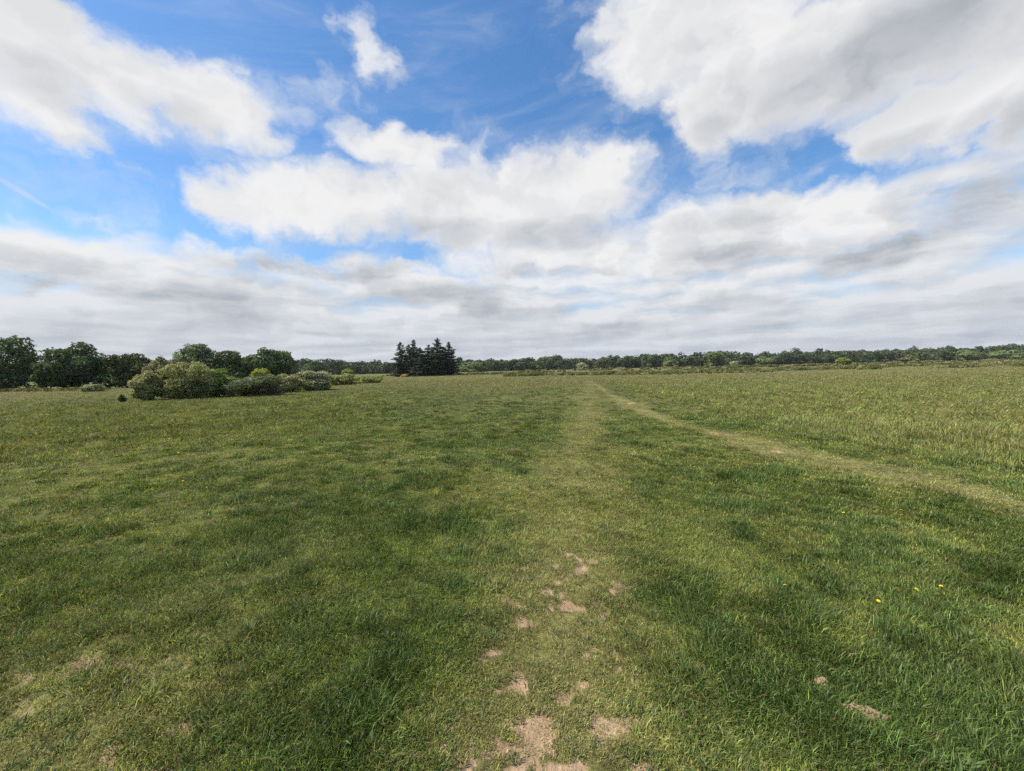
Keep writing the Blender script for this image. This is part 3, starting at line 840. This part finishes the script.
# ------------------------------------------------------------------ grass: one mass of blades
def build_grass():
    rng = np.random.default_rng(5)
    VV, FF, CC, off = [], [], [], 0
    # (near, far, clumps, blades per clump, angle to each side)
    bands = [(.55, 1.6, 6000, 13, 2.2), (1.6, 3.2, 30000, 14, 1.12), (3.2, 6.5, 48000, 14, 1.08), (6.5, 14, 56000, 11, 1.05),
             (14, 32, 50000, 7, 1.03), (32, 75, 42000, 5, 1.02), (75, 190, 34000, 4, 1.02)]
    for r0, r1, nc, nb, ang in bands:
        r = r0 * (r1 / r0) ** rng.random(nc)
        th = rng.uniform(-ang, ang, nc)
        cx, cyy = r * np.sin(th), r * np.cos(th)
        F = fields(cx, cyy)
        keep = rng.random(nc) > np.clip(F['bare'] * 1.5 - .05 + F['trod'] * .10 + (F['n3'] < .38) * .25, 0, .82)
        cx, cyy, r = cx[keep], cyy[keep], r[keep]; F = {k: v[keep] for k, v in F.items()}
        n = len(cx)
        # clump properties
        vig = np.clip(np.exp(rng.normal(0, .32, n)), .5, 1.55)
        clen = (.018 + .024 * F['lush'] + .012 * F['n3'] + .022 * F['tus'] + F['tall'] * (.068 - .02 * F['far'])) * vig
        clen *= 1 - .55 * F['trod'] * (1 - F['tall'])
        clen *= 1 - .5 * np.clip(F['bare'], 0, 1)
        ctint = grass_tint(F) * np.exp(rng.normal(0, .34 if r0 < 10 else .20, n))[:, None] * (1 + .15 * F['tall'])[:, None]
        hue = rng.normal(0, .10, n)[:, None]
        ctint = ctint * (1 + hue * np.array((1.0, .25, -.2)))
        crad = (.020 + .030 * F['lush'] + .07 * F['tall']) + .0022 * r
        heading = fbm(cx / 1.2, cyy / 1.2, 201, 3) * 12.0 + rng.normal(0, .7, n)
        # blades
        idx = np.repeat(np.arange(n), nb); k = len(idx)
        a = rng.uniform(0, 2 * np.pi, k); q = np.sqrt(rng.random(k)) * crad[idx]
        bx = cx[idx] + np.cos(a) * q; by = cyy[idx] + np.sin(a) * q
        bz = gz(bx, by) - .004
        ln = clen[idx] * rng.uniform(.55, 1.35, k)
        rb = r[idx]
        wd = np.maximum(.0023 * (1 + .4 * F['lush'][idx]), .00065 * rb) * rng.uniform(.7, 1.3, k)
        lean = np.clip(rng.normal(.82, .36, k) - .34 * F['tall'][idx] + .20 * F['trod'][idx], .03, 1.5)
        la = np.where(rng.random(k) < .55, a + rng.normal(0, .6, k), heading[idx] + rng.normal(0, .5, k))
        dirx, diry = np.cos(la), np.sin(la)
        fa = la + np.pi / 2 + rng.normal(0, .7, k)
        sx, sy = np.cos(fa) * wd * .5, np.sin(fa) * wd * .5
        up1 = np.cos(lean * .55); ou1 = np.sin(lean * .55)
        up2 = np.cos(lean * 1.45); ou2 = np.sin(lean * 1.45)
        p0 = np.stack([bx, by, bz], 1)
        p1 = p0 + np.stack([dirx * ou1, diry * ou1, up1], 1) * (ln * .55)[:, None]
        p2 = p1 + np.stack([dirx * ou2, diry * ou2, up2], 1) * (ln * .45)[:, None]
        broad = (_hash(idx, idx * 7 + 3, 9) < .055) & (rb < 9)        # clover, plantain and other broad leaves
        sx, sy = sx * np.where(broad, 2.5, 1), sy * np.where(broad, 2.5, 1)
        s = np.stack([sx, sy, np.zeros(k)], 1)
        c = ctint[idx] * np.exp(rng.normal(0, .42 if r0 < 10 else .24, k))[:, None]
        straw = rng.random(k) < (.09 + .28 * F['dry'][idx] + .10 * F['trod'][idx]) * (1 - .7 * F['lush'][idx])
        c[straw] = np.array((.36, .29, .145)) * rng.uniform(.55, 1.1, straw.sum())[:, None]
        seed_h = (rng.random(k) < .16 * F['tall'][idx])
        c[seed_h] = c[seed_h] * .45 + np.array((.27, .21, .135)) * .55
        c[broad] = np.array((.085, .135, .040)) * np.exp(rng.normal(0, .25, broad.sum()))[:, None]
        c = np.clip(c, .006, .6)
        ct = c * 1.12
        if r0 < 14:
            v = np.stack([p0 - s, p0 + s, p1 - s * .85, p1 + s * .85, p2], 1).reshape(-1, 3)
            b = np.arange(k)[:, None] * 5
            f = np.concatenate([b + np.array([[0, 1, 3]]), b + np.array([[0, 3, 2]]), b + np.array([[2, 3, 4]])], 1).reshape(-1, 3)
            cc = np.stack([c, c, c, c, ct], 1).reshape(-1, 3)
        else:
            v = np.stack([p0 - s, p0 + s, p1 + s * .6, p2], 1).reshape(-1, 3)
            b = np.arange(k)[:, None] * 4
            f = np.concatenate([b + np.array([[0, 1, 2]]), b + np.array([[0, 2, 3]])], 1).reshape(-1, 3)
            cc = np.stack([c, c, c, ct], 1).reshape(-1, 3)
        VV.append(v); FF.append(f + off); CC.append(cc); off += len(v)
    o = link('grass', mesh_np('grass', np.vstack(VV), np.vstack(FF), np.vstack(CC)), M_GRASS)
    tag(o, 'rough meadow grass, short and worn along the trodden lines, longer to the sides', 'grass', kind='stuff')
    print('grass faces', sum(map(len, FF)))
build_grass()

# ------------------------------------------------------------------ molehills and dandelions
def soil_material():
    mt, t, o = material('dry_earth')
    g = t.nodes.new('ShaderNodeNewGeometry'); pos = N(g.outputs['Position'])
    c, nb = soil_mix(pos)
    b = t.nodes.new('ShaderNodeBsdfPrincipled'); b.inputs['Roughness'].default_value = .95
    t.links.new(c.s, b.inputs['Base Color'])
    bp = t.nodes.new('ShaderNodeBump'); bp.inputs['Strength'].default_value = .8; bp.inputs['Distance'].default_value = .006
    t.links.new(nb.s, bp.inputs['Height']); t.links.new(bp.outputs[0], b.inputs['Normal'])
    t.links.new(b.outputs[0], o.inputs[0])
    return mt
M_SOIL = soil_material()
def mound(label, px, py, w, d, h, rz, seed):
    x, y = ground_at(px, py)
    rings, segs = 16, 44
    V = [(0, 0, h)]
    for i in range(1, rings + 1):
        for j in range(segs):
            a = 2 * math.pi * j / segs; q = i / rings
            V.append((math.cos(a) * q * w / 2, math.sin(a) * q * d / 2, h * (1 - q ** 1.7)))
    V = np.array(V)
    n = fbm(V[:, 0] / .016 + seed, V[:, 1] / .016, seed, 4, .7) - .5
    n2 = fbm(V[:, 0] / .06 + seed, V[:, 1] / .06, seed + 3, 2) - .5
    V[:, 2] += (n * .034 + n2 * .03) * (V[:, 2] / h > -.1)
    V[:, :2] *= (1 + n2 * .9)[:, None]
    V[-segs:, 2] = -.02
    Fq = [(0, 1 + j, 1 + (j + 1) % segs, 1 + (j + 1) % segs) for j in range(segs)]
    tri = [(0, 1 + j, 1 + (j + 1) % segs) for j in range(segs)]
    faces = tri
    for i in range(rings - 1):
        for j in range(segs):
            a = 1 + i * segs + j; b2 = 1 + i * segs + (j + 1) % segs
            faces += [(a, a + segs, b2 + segs), (a, b2 + segs, b2)]
    faces = np.array(faces)
    rng = np.random.default_rng(seed)
    for i in range(70):                                   # loose crumbs on and around the heap
        a = rng.uniform(0, 6.283); q = rng.uniform(.1, 1.25); s = rng.uniform(.003, .011)
        c = np.array((math.cos(a) * q * w / 2, math.sin(a) * q * d / 2, max(h * (1 - q ** 1.7), -.014) + .004))
        o8 = np.array([(1, 0, 0), (-1, 0, 0), (0, 1, 0), (0, -1, 0), (0, 0, 1), (0, 0, -1)]) * s * rng.uniform(.6, 1.3, (6, 3))
        nv = len(V); V = np.vstack([V, c + o8])
        faces = np.vstack([faces, np.array([(0, 2, 4), (2, 1, 4), (1, 3, 4), (3, 0, 4), (2, 0, 5), (1, 2, 5), (3, 1, 5), (0, 3, 5)]) + nv])
    o = link('earth_mound', mesh_np('earth_mound', V, faces, None, False), M_SOIL)
    o.location = (x, y, gz1(x, y) + .006); o.rotation_euler = (0, 0, rz)
    tag(o, label, 'mound')
mound('small clod of dry sandy earth on the left side of the dark lush tuft', 822, 681, .075, .055, .022, .3, 3)
mound('low ridge of crumbled sandy earth in front of the dark lush tuft', 863, 710, .17, .055, .020, -.45, 9)

def dandelion_meshes():
    rng = np.random.default_rng(3)
    # head: rings of strap petals
    V, F = [], []
    for ring, (n, rad, z, tilt) in enumerate([(20, 1.0, 0, .12), (16, .74, .05, .42), (12, .48, .09, .8), (7, .25, .12, 1.2)]):
        for j in range(n):
            a = 2 * math.pi * (j + .5 * (ring % 2)) / n + rng.normal(0, .06)
            ca, sa = math.cos(a), math.sin(a); w = .13
            ln = rad * rng.uniform(.88, 1.1); ct, st = math.cos(tilt), math.sin(tilt)
            b = len(V)
            for u, ww in ((.05, .5), (.7, 1.0), (1.0, .55)):
                for s in (-1, 1):
                    V.append((ca * ln * u * ct - sa * w * ww * s, sa * ln * u * ct + ca * w * ww * s, z + ln * u * st * .8 + .06 * (1 - u)))
            F += [(b, b + 1, b + 3, b + 2), (b + 2, b + 3, b + 5, b + 4)]
    V = np.array(V) * .0105
    head = mesh_np('petals', V, np.array(F), np.tile((.88, .70, .03), (len(V), 1)))
    head.materials.append(M_PETAL)
    sv, sf = tubes([([(0, 0, -.01), (.004, .002, .03), (0, 0, .06)], [.0022, .002, .0018]), ([(0, 0, .053), (0, 0, .061)], [.002, .0065])], 7)
    stem = mesh_np('stem', sv, sf, np.tile((.10, .14, .04), (len(sv), 1)), True)
    stem.materials.append(M_GRASS)
    return head, stem
D_HEAD, D_STEM = dandelion_meshes()
def dandelion(px, py, label, group, size=1.0, seed=0):
    rng = random.Random(seed + int(px))
    x, y = ground_at(px, py)
    r = math.hypot(x, y)
    k = size * (1.0 + min(r, 25) * .012)
    z = gz1(x, y)
    F = fields(np.array([x]), np.array([y]))
    hgt = .055 + .05 * F['lush'][0] + .17 * F['tall'][0]
    dv = ray(px, py); t = (CAM_Z - z - hgt) / max(-dv.z, 1e-3)
    x, y = dv.x * t, dv.y * t; z = gz1(x, y)
    root = empty('dandelion', (x, y, z)); tag(root, label, 'flower', group)
    s = link('stem', D_STEM, None, root); s.scale = (1, 1, hgt / .06)
    h = link('flower_head', D_HEAD, None, root); h.location = (0, 0, hgt); h.scale = (k, k, k)
    h.rotation_euler = (rng.uniform(-.1, .55), rng.uniform(-.3, .3), rng.uniform(0, 6.28))
G1 = 'dandelions open in the short grass on the right'
for px, py, sz, lb in [(785, 584, 1.15, 'open dandelion on its own in the grass left of the other near yellow flowers'),
                       (878.5, 601, 1.0, 'dandelion lowest of the three near yellow flowers on the right'),
                       (916.6, 589, 1.1, 'bright dandelion between its two nearest yellow neighbours on the right'),
                       (941, 587, 1.0, 'dandelion at the right end of the three near yellow flowers'),
                       (862.4, 496, 1.1, 'dandelion closest to the curved trail on the right'),
                       (843.4, 513, 1.1, 'dandelion left of the pair in the grass below the curved trail'),
                       (784.5, 515, .9, 'dandelion far left among the flowers below the curved trail'),
                       (901, 511, 1.0, 'upper one of two dandelions set one above the other below the trail'),
                       (901.5, 514.5, .9, 'lower one of two dandelions set one above the other below the trail'),
                       (829.8, 505, .8, 'small faint dandelion above and left of its brighter neighbour below the trail')]:
    dandelion(px, py, lb, G1, sz)
G2 = 'scattered small yellow flowers in the longer grass'
for px, py, lb in [(183, 480.5, 'brightest yellow flower alone in the grass on the left'), (130, 457.6, None), (178.5, 453, None), (153, 425, None), (45, 471.6, None), (59, 435.5, None), (28, 420, None),
                   (91, 452, None), (73, 456, None), (117, 456, None), (850, 441, None), (846, 440, None), (852, 439, None), (833, 433, None), (1008, 424, None), (236, 447, None), (265, 440, None), (960, 430, None)]:
    dandelion(px, py, lb or 'tiny yellow flower among the longer meadow grass', G2, 1.35 if lb is None else 1.5)

# ------------------------------------------------------------------ the air between here and the wood
def build_haze():
    mt = bpy.data.materials.new('haze'); mt.use_nodes = True
    t = mt.node_tree; t.nodes.clear()
    o = t.nodes.new('ShaderNodeOutputMaterial'); v = t.nodes.new('ShaderNodeVolumePrincipled')
    v.inputs['Color'].default_value = (.90, .94, 1.0, 1); v.inputs['Density'].default_value = HAZE
    t.links.new(v.outputs[0], o.inputs['Volume'])
    x, y0, y1, z0, z1 = 7000, -7000, 7000, -2.0, 30.0
    V = np.array([(-x, y0, z0), (x, y0, z0), (x, y1, z0), (-x, y1, z0), (-x, y0, z1), (x, y0, z1), (x, y1, z1), (-x, y1, z1)], float)
    Fq = np.array([(3, 2, 1, 0), (4, 5, 6, 7), (0, 1, 5, 4), (1, 2, 6, 5), (2, 3, 7, 6), (3, 0, 4, 7)])
    tag(link('haze', mesh_np('haze', V, Fq), mt), kind='stuff')
HAZE = .00008
build_haze()
